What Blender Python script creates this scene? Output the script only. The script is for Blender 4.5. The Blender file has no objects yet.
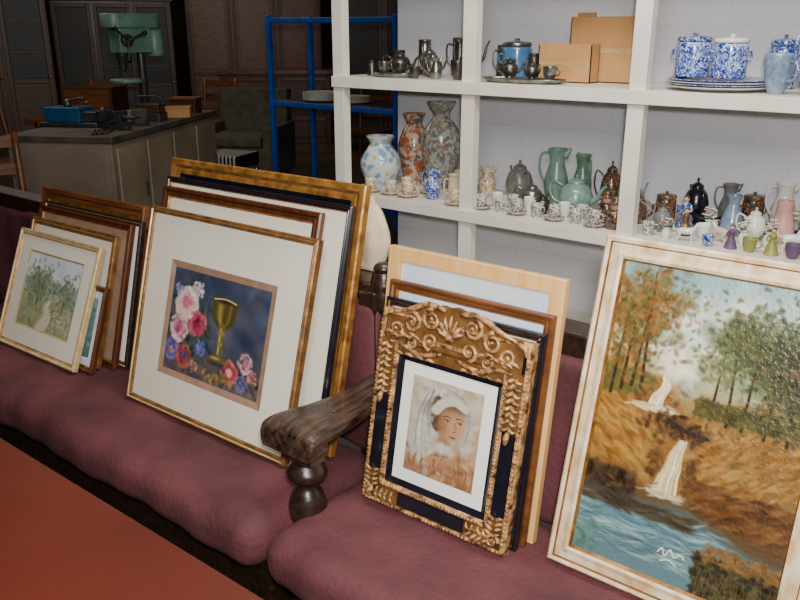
import bpy, math, random
import numpy as np
from mathutils import Matrix, Vector
R=random.Random(7)
SC=bpy.context.scene.collection
I4=Matrix.Identity(4)
def T(x,y,z): return Matrix.Translation((x,y,z))
def RZ(a): return Matrix.Rotation(a,4,'Z')
def RX(a): return Matrix.Rotation(a,4,'X')
def RY(a): return Matrix.Rotation(a,4,'Y')
def S(x,y,z): return Matrix.Diagonal((x,y,z,1))
def lin(c): return c/12.92 if c<=.04045 else ((c+.055)/1.055)**2.4
def C(r,g,b,s=1.12,k=1.0):
    c=[lin(x/255) for x in (r,g,b)]
    l=.2126*c[0]+.7152*c[1]+.0722*c[2]
    return tuple(min(1,max(0.001,(l+(x-l)*s)*k)) for x in c)+(1,)
# ---------------- materials
def newmat(name):
    m=bpy.data.materials.new(name); m.use_nodes=True
    nt=m.node_tree; b=nt.nodes['Principled BSDF']; return m,nt,b
def N(nt,t,**k):
    n=nt.nodes.new(t)
    for a,v in k.items():
        if a in n.inputs: n.inputs[a].default_value=v
        else: setattr(n,a,v)
    return n
def ramp(nt,fac,stops,interp='LINEAR'):
    r=nt.nodes.new('ShaderNodeValToRGB'); r.color_ramp.interpolation=interp
    e=r.color_ramp.elements
    while len(e)<len(stops): e.new(.5)
    for i,(p,c) in enumerate(stops): e[i].position=p; e[i].color=c
    nt.links.new(fac,r.inputs[0]); return r
def mat(name,c1,c2=None,rough=.5,metal=0,scale=12,bump=0,coat=0,stretch=(1,1,1),detail=6,contrast=.25,bscale=None):
    m,nt,b=newmat(name)
    if c2 is None: c2=tuple(x*.8 for x in c1[:3])+(1,)
    tc=N(nt,'ShaderNodeTexCoord'); mp=N(nt,'ShaderNodeMapping'); mp.inputs['Scale'].default_value=stretch
    nt.links.new(tc.outputs['Object'],mp.inputs[0])
    no=N(nt,'ShaderNodeTexNoise',Scale=scale,Detail=detail)
    nt.links.new(mp.outputs[0],no.inputs['Vector'])
    r=ramp(nt,no.outputs['Fac'],[(.5-contrast,c2),(.5+contrast,c1)])
    nt.links.new(r.outputs[0],b.inputs['Base Color'])
    b.inputs['Roughness'].default_value=rough; b.inputs['Metallic'].default_value=metal
    b.inputs['Coat Weight'].default_value=coat; b.inputs['Coat Roughness'].default_value=.08
    if bump:
        n2=no
        if bscale:
            n2=N(nt,'ShaderNodeTexNoise',Scale=bscale,Detail=4); nt.links.new(mp.outputs[0],n2.inputs['Vector'])
        bp=N(nt,'ShaderNodeBump',Strength=bump,Distance=.01); nt.links.new(n2.outputs['Fac'],bp.inputs['Height'])
        nt.links.new(bp.outputs[0],b.inputs['Normal'])
    return m
def pattern(name,base,cols,scale=30,thr=.45,rough=.2,coat=.4):
    """glazed china with painted motifs"""
    m,nt,b=newmat(name)
    tc=N(nt,'ShaderNodeTexCoord')
    no=N(nt,'ShaderNodeTexNoise',Scale=scale*.6,Detail=2); nt.links.new(tc.outputs['Object'],no.inputs['Vector'])
    mx=N(nt,'ShaderNodeMixRGB'); mx.inputs[0].default_value=.06
    nt.links.new(tc.outputs['Object'],mx.inputs[1]); nt.links.new(no.outputs['Color'],mx.inputs[2])
    vo=N(nt,'ShaderNodeTexVoronoi',Scale=scale); nt.links.new(mx.outputs[0],vo.inputs['Vector'])
    sep=N(nt,'ShaderNodeSeparateColor'); nt.links.new(vo.outputs['Color'],sep.inputs[0])
    n=len(cols)
    cr=ramp(nt,sep.outputs[0],[(i/n,c) for i,c in enumerate(cols)],'CONSTANT')
    msk=ramp(nt,vo.outputs['Distance'],[(thr,(1,1,1,1)),(thr+.15,(0,0,0,1))])
    mm=N(nt,'ShaderNodeMixRGB'); mm.inputs[1].default_value=base
    nt.links.new(msk.outputs[0],mm.inputs[0]); nt.links.new(cr.outputs[0],mm.inputs[2])
    nt.links.new(mm.outputs[0],b.inputs['Base Color'])
    b.inputs['Roughness'].default_value=rough; b.inputs['Coat Weight'].default_value=coat
    return m
W=C(236,234,230)
M={}
M['fabric']=mat('worn_maroon_velvet',C(106,54,58,1.0),C(60,25,30,1.0),rough=.8,scale=4.5,bump=.35,bscale=60,contrast=.25,detail=9)
M['darkwood']=mat('dark_carved_wood',C(52,36,28),C(16,11,8),rough=.35,scale=8,stretch=(6,1,6),bump=.2,coat=.2)
M['arm']=mat('worn_oak_arm',C(84,62,48,1),C(16,10,8),rough=.42,scale=16,stretch=(4,.8,4),bump=.6,coat=.3,contrast=.2)
M['brown']=mat('brown_wood',C(116,72,42),C(62,34,20),rough=.4,scale=6,stretch=(1,1,5),bump=.1)
M['brown2']=mat('red_brown_wood',C(98,54,32),C(50,26,16),rough=.35,scale=10,stretch=(5,5,1),coat=.3)
M['bgwood']=mat('dim_brown_wood',C(84,54,34),C(40,24,16),rough=.45,scale=6,stretch=(1,1,5))
M['pine']=mat('pale_pine',C(226,184,130),C(200,152,98),rough=.45,scale=7,stretch=(6,6,1))
M['gold']=mat('antique_gold',C(190,136,70,1.05),C(88,54,28),rough=.4,metal=.4,scale=30,bump=.25)
M['gold2']=mat('dull_gold',C(152,108,62,1.05),C(78,50,28),rough=.42,metal=.35,scale=25,bump=.25)
M['gilt']=mat('carved_gilt',C(212,164,112,1.05),C(66,38,22),rough=.4,metal=.2,scale=60,bump=.5,contrast=.16)
M['palegold']=mat('pale_gold',C(216,194,152),C(176,144,100),rough=.4,metal=.25,scale=30,bump=.1)
M['white_wash']=mat('whitewashed_gilt',C(232,216,190),C(190,158,116),rough=.5,scale=34,bump=.4,contrast=.18,stretch=(1,1,.6))
M['black']=mat('black_lacquer',C(26,26,36),C(12,12,18),rough=.25,coat=.4)
M['mat']=mat('cream_mat',C(226,220,206),C(216,208,192),rough=.6,scale=3,coat=.25)
M['mat2']=mat('beige_mat',C(160,132,112),C(134,106,88),rough=.7,scale=20)
M['matw']=mat('white_mat',C(242,240,236),C(230,228,222),rough=.5,scale=3,coat=.3)
M['matb']=mat('blue_grey_print',C(216,222,230),C(184,196,210),rough=.4,scale=4,coat=.4)
M['backing']=mat('brown_backing_paper',C(110,84,60),C(80,58,40),rough=.9,scale=8)
M['shelf']=mat('cream_painted_wood',C(244,238,226),C(224,216,202),rough=.5,scale=6,bump=.05)
M['silver']=mat('tarnished_silver',C(180,178,172),C(90,86,80),rough=.28,metal=.9,scale=24)
M['pewter']=mat('pewter',C(124,120,114),C(56,52,50),rough=.34,metal=.85,scale=20)
M['white']=mat('white_china',W,C(214,210,202),rough=.22,coat=.4)
M['cream']=mat('cream_china',C(224,212,186),C(198,182,152),rough=.3,coat=.3)
M['ltblue']=mat('powder_blue_glaze',C(90,132,168),C(60,96,140),rough=.2,coat=.5,scale=30)
M['greyblue']=mat('grey_blue_glaze',C(150,164,180),C(90,106,130),rough=.2,coat=.5,scale=40)
M['celadon']=mat('celadon_glaze',C(142,172,158,1),C(92,128,114,1),rough=.25,coat=.4,scale=25)
M['green']=mat('green_glaze',C(116,150,128,1),C(70,104,84,1),rough=.28,coat=.4,scale=25)
M['grey']=mat('grey_stoneware',C(136,134,130),C(86,84,84),rough=.35,coat=.2,scale=25)
M['toby']=pattern('toby_jug_paint',C(92,70,52),[C(124,74,48),C(60,68,84),C(146,124,82),C(40,34,30)],75,.5)
M['bw']=pattern('blue_white_china',C(196,206,228),[C(30,46,124,1.15),C(46,70,146,1.15),C(84,106,168)],85,.52)
M['floral']=pattern('floral_china',C(176,174,164),[C(120,128,130),C(158,122,104),C(134,138,122),C(112,112,110)],46,.5)
M['imari']=pattern('imari_china',C(196,166,144),[C(172,92,62,1.05),C(170,112,82),C(96,94,116),C(204,186,168)],46,.55)
M['gilded']=pattern('gilded_cups',C(222,212,194),[C(180,144,90),C(150,96,84),C(190,162,114)],70,.35)
M['cottage']=pattern('cup_pattern',C(216,214,206),[C(70,80,80),C(134,84,76),C(90,108,120)],90,.42)
M['bluy']=pattern('blue_yellow_vase',C(206,210,210),[C(124,154,180),C(186,178,126),C(156,174,190)],26,.4)
M['card']=mat('brown_cardboard',C(196,152,106),C(168,124,84),rough=.85,scale=5)
M['green_metal']=mat('green_enamel',C(118,156,138,1),C(78,110,96,1),rough=.4,scale=8)
M['steel']=mat('dark_steel',C(90,92,94),C(50,52,54),rough=.4,metal=.6)
M['bluemetal']=mat('blue_painted_steel',C(28,80,172,1.15),C(20,58,130,1.15),rough=.4)
M['blueplastic']=mat('blue_machine_paint',C(36,84,124),C(24,58,90),rough=.4)
M['benchgrey']=mat('grey_bench_panel',C(132,118,104),C(98,86,76),rough=.7,scale=3)
M['benchtop']=mat('worn_bench_top',C(98,90,78),C(50,44,38),rough=.6,scale=5)
M['benchbeige']=mat('beige_door',C(156,142,120),C(122,108,88),rough=.6,scale=3)
M['red']=mat('red_brown_varnish',C(92,34,20,1.0),C(68,22,12,1.0),rough=.45,scale=2,bump=.05,bscale=80)
M['cushion']=mat('cream_linen',C(216,202,174),C(160,144,116),rough=.9,scale=14,bump=.3)
M['armch']=mat('sage_upholstery',C(84,82,70),C(56,54,46),rough=.9,scale=10,bump=.2)
M['glass']=mat('dark_glass',C(36,40,44),C(18,20,22),rough=.5,scale=2)
M['purple']=mat('purple_cloth',C(116,88,120,1),C(76,58,88,1),rough=.6)
M['yellow']=mat('yellow_green_glaze',C(164,158,96),C(120,126,76),rough=.4)
M['pinkc']=mat('pink_bisque',C(214,176,166),C(184,136,126),rough=.4)
M['skin']=mat('painted_bisque_skin',C(220,184,156),C(200,158,130),rough=.4)
M['floor']=mat('worn_concrete',C(74,62,52),C(46,38,32),rough=.8,scale=1.5,bump=.1)
M['wall']=mat('dim_plaster',C(78,62,46),C(52,42,34),rough=.9,scale=1.2)
M['ceil']=mat('ceiling_paint',C(150,144,136),C(130,124,116),rough=.9,scale=1)
def brickmat():
    m,nt,b=newmat('grey_painted_blockwork')
    tc=N(nt,'ShaderNodeTexCoord'); sp=N(nt,'ShaderNodeSeparateXYZ'); cb=N(nt,'ShaderNodeCombineXYZ')
    nt.links.new(tc.outputs['Object'],sp.inputs[0]); nt.links.new(sp.outputs[0],cb.inputs[0]); nt.links.new(sp.outputs[2],cb.inputs[1])
    br=N(nt,'ShaderNodeTexBrick'); br.inputs['Scale'].default_value=1.6
    br.inputs['Color1'].default_value=C(224,224,230);br.inputs['Color2'].default_value=C(220,221,228);br.inputs['Mortar'].default_value=C(214,215,222)
    br.inputs['Mortar Size'].default_value=.010; br.inputs['Mortar Smooth'].default_value=.9
    nt.links.new(cb.outputs[0],br.inputs['Vector'])
    no=N(nt,'ShaderNodeTexNoise',Scale=2.5,Detail=5); nt.links.new(tc.outputs['Object'],no.inputs['Vector'])
    mx=N(nt,'ShaderNodeMixRGB',blend_type='MULTIPLY'); mx.inputs[0].default_value=.3
    r=ramp(nt,no.outputs['Fac'],[(.3,(.74,.73,.74,1)),(.7,(1,1,1,1))])
    nt.links.new(br.outputs['Color'],mx.inputs[1]); nt.links.new(r.outputs[0],mx.inputs[2]); nt.links.new(mx.outputs[0],b.inputs['Base Color'])
    bp=N(nt,'ShaderNodeBump',Strength=.08,Distance=.004); bp.invert=True; nt.links.new(br.outputs['Fac'],bp.inputs['Height']); nt.links.new(bp.outputs[0],b.inputs['Normal'])
    b.inputs['Roughness'].default_value=.6; return m
M['brick']=brickmat()
def stripemat():
    m,nt,b=newmat('black_white_stripe')
    tc=N(nt,'ShaderNodeTexCoord'); w=N(nt,'ShaderNodeTexWave',Scale=8); nt.links.new(tc.outputs['Object'],w.inputs['Vector'])
    r=ramp(nt,w.outputs['Fac'],[(.45,C(16,16,18)),(.6,C(170,168,160))]); nt.links.new(r.outputs[0],b.inputs['Base Color']); return m
M['stripe']=stripemat()
def paintmat(name,rough,coat,bump):
    m,nt,b=newmat(name)
    a=N(nt,'ShaderNodeAttribute'); a.attribute_name='paint'; nt.links.new(a.outputs['Color'],b.inputs['Base Color'])
    b.inputs['Roughness'].default_value=rough; b.inputs['Coat Weight'].default_value=coat; b.inputs['Coat Roughness'].default_value=.1
    tc=N(nt,'ShaderNodeTexCoord'); no=N(nt,'ShaderNodeTexNoise',Scale=120,Detail=3); nt.links.new(tc.outputs['Object'],no.inputs['Vector'])
    bp=N(nt,'ShaderNodeBump',Strength=bump,Distance=.004); nt.links.new(no.outputs['Fac'],bp.inputs['Height']); nt.links.new(bp.outputs[0],b.inputs['Normal'])
    return m
M['oil']=paintmat('oil_paint',.32,.35,.5); M['print']=paintmat('glazed_print',.5,.35,.05)
# ---------------- mesh builder
def cr(p,n=4):
    out=[];L=len(p)
    for i in range(L-1):
        a=p[max(i-1,0)];b=p[i];c=p[i+1];d=p[min(i+2,L-1)]
        for k in range(n):
            t=k/n
            out.append(tuple(.5*((2*b[j])+(-a[j]+c[j])*t+(2*a[j]-5*b[j]+4*c[j]-d[j])*t*t+(-a[j]+3*b[j]-3*c[j]+d[j])*t**3) for j in range(len(b))))
    out.append(tuple(p[-1])); return out
class MB:
    def __init__(s): s.v=[];s.f=[];s.m=[];s.s=[];s.mats=[]
    def mi(s,m):
        m=M[m] if isinstance(m,str) else m
        if m not in s.mats: s.mats.append(m)
        return s.mats.index(m)
    def add(s,vs,fs,m,sm=True,X=I4):
        o=len(s.v); s.v+=[tuple(X@Vector(v)) for v in vs]
        k=s.mi(m)
        for f in fs: s.f.append([i+o for i in f]);s.m.append(k);s.s.append(sm)
        return s
    def lathe(s,prof,m,X=I4,seg=24,smooth=3):
        if smooth: prof=cr(prof,smooth)
        vs=[];fs=[];n=len(prof)
        for r,z in prof:
            for k in range(seg):
                a=2*math.pi*k/seg; vs.append((max(r,.0004)*math.cos(a),max(r,.0004)*math.sin(a),z))
        for i in range(n-1):
            for k in range(seg):
                k2=(k+1)%seg; fs.append((i*seg+k,i*seg+k2,(i+1)*seg+k2,(i+1)*seg+k))
        fs.append(tuple(range(seg-1,-1,-1))); fs.append(tuple((n-1)*seg+k for k in range(seg)))
        return s.add(vs,fs,m,True,X)
    def tube(s,pts,rad,m,X=I4,seg=8,sub=3):
        n0=len(pts)
        if not hasattr(rad,'__len__'): rad=[rad]*n0
        q=cr([tuple(p)+(r,) for p,r in zip(pts,rad)],sub) if sub else [tuple(p)+(r,) for p,r in zip(pts,rad)]
        P=[Vector(x[:3]) for x in q];rr=[max(x[3],.0003) for x in q]
        vs=[];fs=[];up=None
        for i,p in enumerate(P):
            d=(P[min(i+1,len(P)-1)]-P[max(i-1,0)])
            if d.length<1e-9: d=Vector((0,0,1))
            d.normalize()
            if up is None: up=d.orthogonal().normalized()
            up=(up-d*up.dot(d))
            if up.length<1e-6: up=d.orthogonal()
            up.normalize(); w=d.cross(up)
            for k in range(seg):
                a=2*math.pi*k/seg; vs.append(tuple(p+(up*math.cos(a)+w*math.sin(a))*rr[i]))
        for i in range(len(P)-1):
            for k in range(seg):
                k2=(k+1)%seg; fs.append((i*seg+k,i*seg+k2,(i+1)*seg+k2,(i+1)*seg+k))
        fs.append(tuple(range(seg-1,-1,-1))); fs.append(tuple((len(P)-1)*seg+k for k in range(seg)))
        return s.add(vs,fs,m,True,X)
    def box(s,x0,x1,y0,y1,z0,z1,m,X=I4):
        v=[(x,y,z) for z in (z0,z1) for x,y in ((x0,y0),(x1,y0),(x1,y1),(x0,y1))]
        return s.add(v,[(3,2,1,0),(4,5,6,7),(0,1,5,4),(1,2,6,5),(2,3,7,6),(3,0,4,7)],m,False,X)
    def ball(s,r,m,X=I4,seg=14):
        p=[(r*math.sin(math.pi*i/10),-r*math.cos(math.pi*i/10)) for i in range(11)]
        return s.lathe(p,m,X,seg,0)
    def obj(s,name,loc=(0,0,0),rot=(0,0,0),parent=None,bevel=0,subd=0):
        me=bpy.data.meshes.new(name); me.from_pydata(s.v,[],s.f)
        for m in s.mats: me.materials.append(m)
        me.polygons.foreach_set('material_index',s.m); me.polygons.foreach_set('use_smooth',s.s); me.update()
        o=bpy.data.objects.new(name,me); SC.objects.link(o); o.location=loc;o.rotation_euler=rot
        if parent: o.parent=parent
        if bevel:
            b=o.modifiers.new('b','BEVEL');b.width=bevel;b.segments=2;b.limit_method='ANGLE';b.angle_limit=math.radians(50)
        return o
def empty(name,loc=(0,0,0),rot=(0,0,0)):
    e=bpy.data.objects.new(name,None);SC.objects.link(e);e.location=loc;e.rotation_euler=rot;e.empty_display_size=.1;return e
# ---------------- painter
class Cv:
    def __init__(s,w,h,seed=1):
        s.w=w;s.h=h;s.a=np.zeros((h,w,3));s.r=np.random.RandomState(seed)
    def grad(s,st):
        v=np.linspace(0,1,s.h)
        for k in range(3): s.a[:,:,k]=np.interp(v,[p for p,_ in st],[c[k]/255 for _,c in st])[:,None]
        return s
    def dab(s,u,v,ru,rv,col,al=1,ang=0,hard=2):
        cx=u*s.w;cy=v*s.h;rx=max(ru*s.w,.7);ry=max(rv*s.w,.7);m=max(rx,ry)*1.6+1
        x0=int(max(0,cx-m));x1=int(min(s.w,cx+m+1));y0=int(max(0,cy-m));y1=int(min(s.h,cy+m+1))
        if x0>=x1 or y0>=y1:return
        yy,xx=np.mgrid[y0:y1,x0:x1]; dx=xx-cx;dy=yy-cy;c,si=math.cos(ang),math.sin(ang)
        d=((dx*c+dy*si)/rx)**2+((-dx*si+dy*c)/ry)**2
        w=(al*np.exp(-d**hard))[:,:,None]
        s.a[y0:y1,x0:x1]=s.a[y0:y1,x0:x1]*(1-w)+np.array(col)/255*w
    def scat(s,n,u,v,su,sv,ru,rv,cols,al=.8,uni=False,ang=None,jit=10):
        for i in range(n):
            if uni: uu=u+s.r.uniform(-su,su);vv=v+s.r.uniform(-sv,sv)
            else: uu=u+s.r.randn()*su*.5;vv=v+s.r.randn()*sv*.5
            c=np.array(cols[s.r.randint(len(cols))])+s.r.randn()*jit
            k=s.r.uniform(.6,1.4)
            s.dab(uu,vv,ru*k,rv*k,np.clip(c,0,255),al,s.r.uniform(0,3.14) if ang is None else ang+s.r.randn()*.2)
    def line(s,pts,w0,w1,col,al=1):
        P=cr(pts,8);n=len(P)
        for i in range(n-1):
            a=np.array(P[i]);b=np.array(P[i+1]);L=max(2,int(math.hypot((b-a)[0]*s.w,(b-a)[1]*s.h)/1.0))
            for k in range(L):
                p=a+(b-a)*k/L;t=(i+k/L)/n;r=w0+(w1-w0)*t; s.dab(p[0],p[1],r,r,col,al)
    def fall(s,pts,w0,w1,n,cols,al=.6):
        """thin vertical streaks following a falling-water centre line"""
        for i in range(n):
            o=s.r.uniform(-1,1);a=s.r.uniform(0,.25);P=[]
            for k,(u,v) in enumerate(pts):
                t=k/(len(pts)-1);P.append((u+o*(w0+(w1-w0)*t)+s.r.randn()*.003,v+a*.04))
            s.line(P,.003,.0045,cols[s.r.randint(len(cols))],al)
    def obj(s,name,w,h,mat_,parent,x,y,z,k=1.0,sat=1.05):
        a=np.clip(s.a,0,1);L=np.where(a<=.04045,a/12.92,((a+.055)/1.055)**2.4)
        lu=(L@np.array([.2126,.7152,.0722]))[:,:,None];L=np.clip((lu+(L-lu)*sat)*k,0,1)
        X,Z=np.meshgrid(np.linspace(0,w,s.w),np.linspace(h,0,s.h))
        co=np.stack([X,np.zeros_like(X),Z],-1).reshape(-1,3)
        idx=np.arange(s.w*s.h).reshape(s.h,s.w)
        f=np.stack([idx[1:,:-1],idx[1:,1:],idx[:-1,1:],idx[:-1,:-1]],-1).reshape(-1,4)
        me=bpy.data.meshes.new(name);me.from_pydata(co.tolist(),[],f.tolist())
        at=me.attributes.new('paint','FLOAT_COLOR','POINT')
        at.data.foreach_set('color',np.concatenate([L.reshape(-1,3),np.ones((s.w*s.h,1))],1).astype(np.float32).ravel())
        me.materials.append(M[mat_]);me.update()
        o=bpy.data.objects.new(name,me);SC.objects.link(o);o.parent=parent;o.location=(x,y,z);return o
# ---------------- paintings
def art_waterfall():
    c=Cv(300,460,3)
    c.grad([(0,(128,158,158)),(.10,(164,184,174)),(.20,(210,208,180)),(.30,(196,192,158)),(.40,(140,122,78)),(.55,(124,86,44)),(.75,(84,60,36)),(1,(56,54,40))])
    c.scat(70,.45,.19,.3,.14,.08,.05,[(228,222,196),(218,216,200),(196,204,192),(162,180,178)],.35)
    c.scat(40,.2,.04,.3,.05,.08,.04,[(122,156,160),(108,148,154)],.4)
    c.scat(90,.45,.31,.5,.05,.06,.025,[(140,142,110),(160,158,120),(120,130,102)],.5)
    c.scat(90,.12,.50,.2,.15,.09,.045,[(160,114,54),(132,88,40),(172,130,68)],.6,True)
    c.scat(120,.76,.54,.28,.14,.09,.045,[(144,102,50),(122,84,40),(160,122,66),(104,80,42)],.6,True)
    c.scat(420,.12,.50,.2,.16,.030,.010,[(148,104,48),(122,80,36),(166,126,66),(98,60,30),(108,94,46)],.5,True,ang=.6)
    c.scat(800,.76,.55,.28,.16,.030,.010,[(142,102,50),(118,80,40),(160,124,70),(92,74,38),(116,72,36)],.5,True,ang=-.7)
    c.scat(260,.80,.70,.24,.055,.040,.012,[(80,48,28),(96,60,34),(60,40,24),(112,78,44)],.6,True,ang=-.3)
    c.scat(200,.12,.39,.14,.03,.028,.014,[(88,86,44),(108,88,46),(74,74,36)],.7,True)
    c.scat(60,.36,.30,.09,.05,.05,.018,[(220,212,190),(200,196,174)],.5)
    # left trees (rust and olive)
    c.scat(60,.14,.15,.20,.13,.05,.035,[(110,90,48),(94,82,44),(126,90,50)],.5)
    for x,y0,y1,b in [(.10,.42,.05,.02),(.2,.40,.02,-.03),(.05,.44,.12,.02),(.15,.40,.08,.03)]:
        c.line([(x,y0),(x+b*.5,(y0+y1)/2),(x+b,y1)],.009,.003,(52,36,24))
    c.scat(480,.14,.14,.22,.13,.018,.010,[(124,78,38),(96,76,38),(140,90,46),(78,76,40),(106,102,56),(74,60,34)],.6)
    c.scat(220,.09,.27,.16,.12,.016,.010,[(104,72,36),(80,70,36),(124,88,46),(70,74,40)],.6)
    c.scat(90,.3,.09,.14,.05,.012,.007,[(112,94,54),(130,96,56)],.5)
    # right trees (dark green, feathery)
    c.scat(80,.72,.20,.20,.09,.05,.035,[(70,80,50),(84,90,58),(62,70,44)],.55)
    c.scat(60,.92,.26,.14,.11,.06,.04,[(54,62,38),(68,74,44)],.65)
    for x,y0,y1,b in [(.55,.44,.22,.015),(.63,.45,.14,-.02),(.70,.45,.12,.01),(.80,.46,.10,.02),(.90,.46,.12,-.02),(.97,.46,.14,0)]:
        c.line([(x,y0),(x+b*.5,(y0+y1)/2),(x+b,y1)],.008,.002,(44,34,24))
    c.scat(600,.72,.19,.26,.12,.015,.009,[(54,64,36),(72,80,46),(46,54,34),(86,86,50),(68,58,34)],.6)
    c.scat(500,.90,.27,.20,.14,.017,.010,[(44,54,30),(62,66,38),(78,64,36),(54,48,30)],.65)
    c.scat(120,.56,.27,.10,.07,.013,.008,[(84,90,54),(98,94,58)],.55)
    c.scat(340,.76,.41,.28,.024,.024,.010,[(84,76,40),(68,64,34),(54,56,32)],.7,True)
    # waterfall: a narrow upper chute, dark rocks, then a longer streaked fall
    c.scat(120,.30,.44,.11,.05,.026,.012,[(112,76,42),(90,60,36),(134,94,52)],.6)
    c.fall([(.315,.345),(.325,.375),(.30,.41),(.285,.44)],.012,.034,34,[(222,208,178),(238,230,210),(196,178,142),(206,186,146)])
    c.scat(46,.28,.455,.12,.012,.022,.006,[(226,212,180),(190,164,120),(210,190,150)],.7,ang=0)
    c.scat(200,.42,.495,.13,.030,.022,.010,[(66,46,30),(48,34,24),(88,62,38),(104,74,44)],.75)
    c.line([(.36,.480),(.46,.500),(.57,.505)],.014,.007,(46,34,26))
    c.fall([(.455,.53),(.435,.575),(.43,.62),(.415,.66),(.41,.71)],.018,.058,60,[(216,196,160),(234,220,192),(186,156,112),(200,172,128),(170,134,90)])
    c.scat(60,.41,.72,.12,.012,.026,.006,[(220,206,176),(186,170,140),(160,150,130)],.6,ang=0)
    c.scat(50,.34,.62,.03,.08,.016,.010,[(96,66,38),(70,48,30)],.7); c.scat(50,.515,.64,.03,.08,.016,.010,[(96,66,38),(74,50,32)],.7)
    # bank and pool
    c.scat(260,.1,.73,.16,.04,.03,.013,[(56,42,28),(42,32,24),(72,52,34)],.8,True)
    yy,xx=np.mgrid[0:c.h,0:c.w];u=xx/c.w;v=yy/c.h
    edge=.765+.015*np.sin(u*9)+.12*np.clip(u-.45,0,1)**1.2
    m=(1/(1+np.exp(-(v-edge)*90)))[:,:,None]
    wcol=np.stack([72+60*(v-.8)+0*u,98+60*(v-.8)+0*u,108+40*(v-.8)+0*u],-1)/255
    c.a=c.a*(1-m)+wcol*m
    c.scat(420,.35,.87,.4,.08,.06,.006,[(100,134,142),(76,108,116),(130,156,156),(58,80,84),(160,176,170)],.4,True,ang=0)
    c.scat(160,.25,.79,.3,.02,.05,.008,[(54,46,34),(46,44,36),(70,60,42)],.6,True,ang=0)
    c.scat(700,.84,.94,.22,.08,.022,.010,[(42,42,28),(58,54,34),(32,32,24),(76,66,40),(64,48,30)],.8,True)
    c.scat(120,.85,.85,.2,.02,.03,.008,[(100,74,44),(116,86,52)],.7,True)
    for i in range(22):
        x=c.r.uniform(.62,1);c.line([(x,.99),(x+c.r.uniform(-.04,.04),c.r.uniform(.88,.94))],.003,.002,(90,84,50),.6)
    c.scat(40,.05,.95,.06,.05,.03,.012,[(88,124,110),(72,102,90)],.6)
    c.line([(.44,.905),(.46,.888),(.475,.91),(.50,.885),(.52,.905),(.55,.89),(.57,.90)],.003,.003,(226,222,206))
    c.line([(.46,.93),(.50,.92),(.54,.932)],.003,.003,(226,222,206))
    return c
def art_still():
    c=Cv(260,190,5)
    c.grad([(0,(44,52,76)),(.4,(58,66,88)),(.7,(70,66,78)),(1,(88,76,80))])
    c.scat(260,.5,.3,.5,.35,.08,.05,[(52,62,88),(76,84,104),(40,46,66),(86,84,92),(64,60,70)],.4,True)
    c.scat(100,.5,.93,.5,.05,.07,.03,[(88,78,84),(114,94,88),(72,60,68)],.5,True)
    c.scat(320,.22,.55,.24,.34,.025,.012,[(42,56,48),(58,74,54),(36,44,52),(76,82,60)],.75)
    c.scat(140,.74,.82,.22,.14,.022,.010,[(44,52,48),(62,70,52),(38,40,52)],.7)
    def fl(u,v,r,cols,n=34):
        for i in range(n):
            a=c.r.uniform(0,6.28);k=c.r.uniform(0,1)**.7;col=cols[min(len(cols)-1,int((1-k)*len(cols)))]
            c.dab(u+math.cos(a)*k*r,v+math.sin(a)*k*r*1.35,r*.25,r*.13,np.clip(np.array(col)+c.r.randn()*16,0,255),.7,a+1.57+c.r.randn()*.4)
    fl(.17,.32,.12,[(222,196,184),(214,166,166),(190,114,130)],150)
    fl(.12,.57,.10,[(216,178,180),(196,130,148),(164,78,108)],120)
    fl(.31,.48,.095,[(180,84,98),(160,54,80),(122,38,60)],110)
    fl(.27,.17,.07,[(220,206,192),(198,166,166)],60)
    fl(.07,.20,.05,[(166,156,192),(126,116,170)],40)
    fl(.07,.80,.08,[(110,104,170),(86,80,144),(170,116,130)],80)
    fl(.21,.82,.085,[(170,80,70),(144,56,60),(90,72,122)],80)
    fl(.37,.70,.065,[(88,98,158),(104,112,166)],50)
    fl(.33,.88,.05,[(170,138,104),(150,94,90)],40)
    fl(.70,.83,.085,[(188,98,92),(160,56,62),(202,152,140)],110)
    fl(.84,.70,.07,[(196,152,158),(166,92,112)],70)
    fl(.83,.90,.06,[(110,104,150),(84,84,132)],60)
    fl(.93,.80,.05,[(192,134,124),(162,82,84)],40)
    c.scat(90,.60,.92,.16,.05,.025,.01,[(60,72,60),(160,130,84),(118,92,64)],.7)
    G=(132,114,60)
    for t in np.linspace(0,1,50):
        v=.20+t*.24; w=.12*(1-.18*t-(.6*max(0,t-.6)/.4)**2*1.3)
        for k in np.linspace(-1,1,30):
            sh=.55+.55*math.exp(-((k+.35)/.25)**2)+.3*math.exp(-((k-.55)/.12)**2)
            c.dab(.57+k*w,v,.009,.009,np.clip(np.array(G)*sh+c.r.randn()*5,0,255),1)
    c.dab(.57,.20,.116,.026,(74,62,38),1);c.dab(.57,.202,.085,.014,(40,38,30),1)
    c.line([(.455,.20),(.57,.18),(.685,.20)],.005,.005,(200,184,116))
    c.line([(.57,.44),(.57,.58),(.57,.72)],.026,.018,(108,92,48));c.line([(.56,.46),(.56,.7)],.006,.005,(200,184,120))
    c.dab(.57,.5,.036,.02,(134,116,64),1);c.dab(.57,.60,.03,.014,(134,116,64),1)
    c.dab(.57,.75,.10,.03,(98,84,48),1);c.dab(.54,.74,.05,.010,(192,174,108),.7);c.dab(.57,.79,.10,.014,(42,40,42),.6)
    return c
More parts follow.
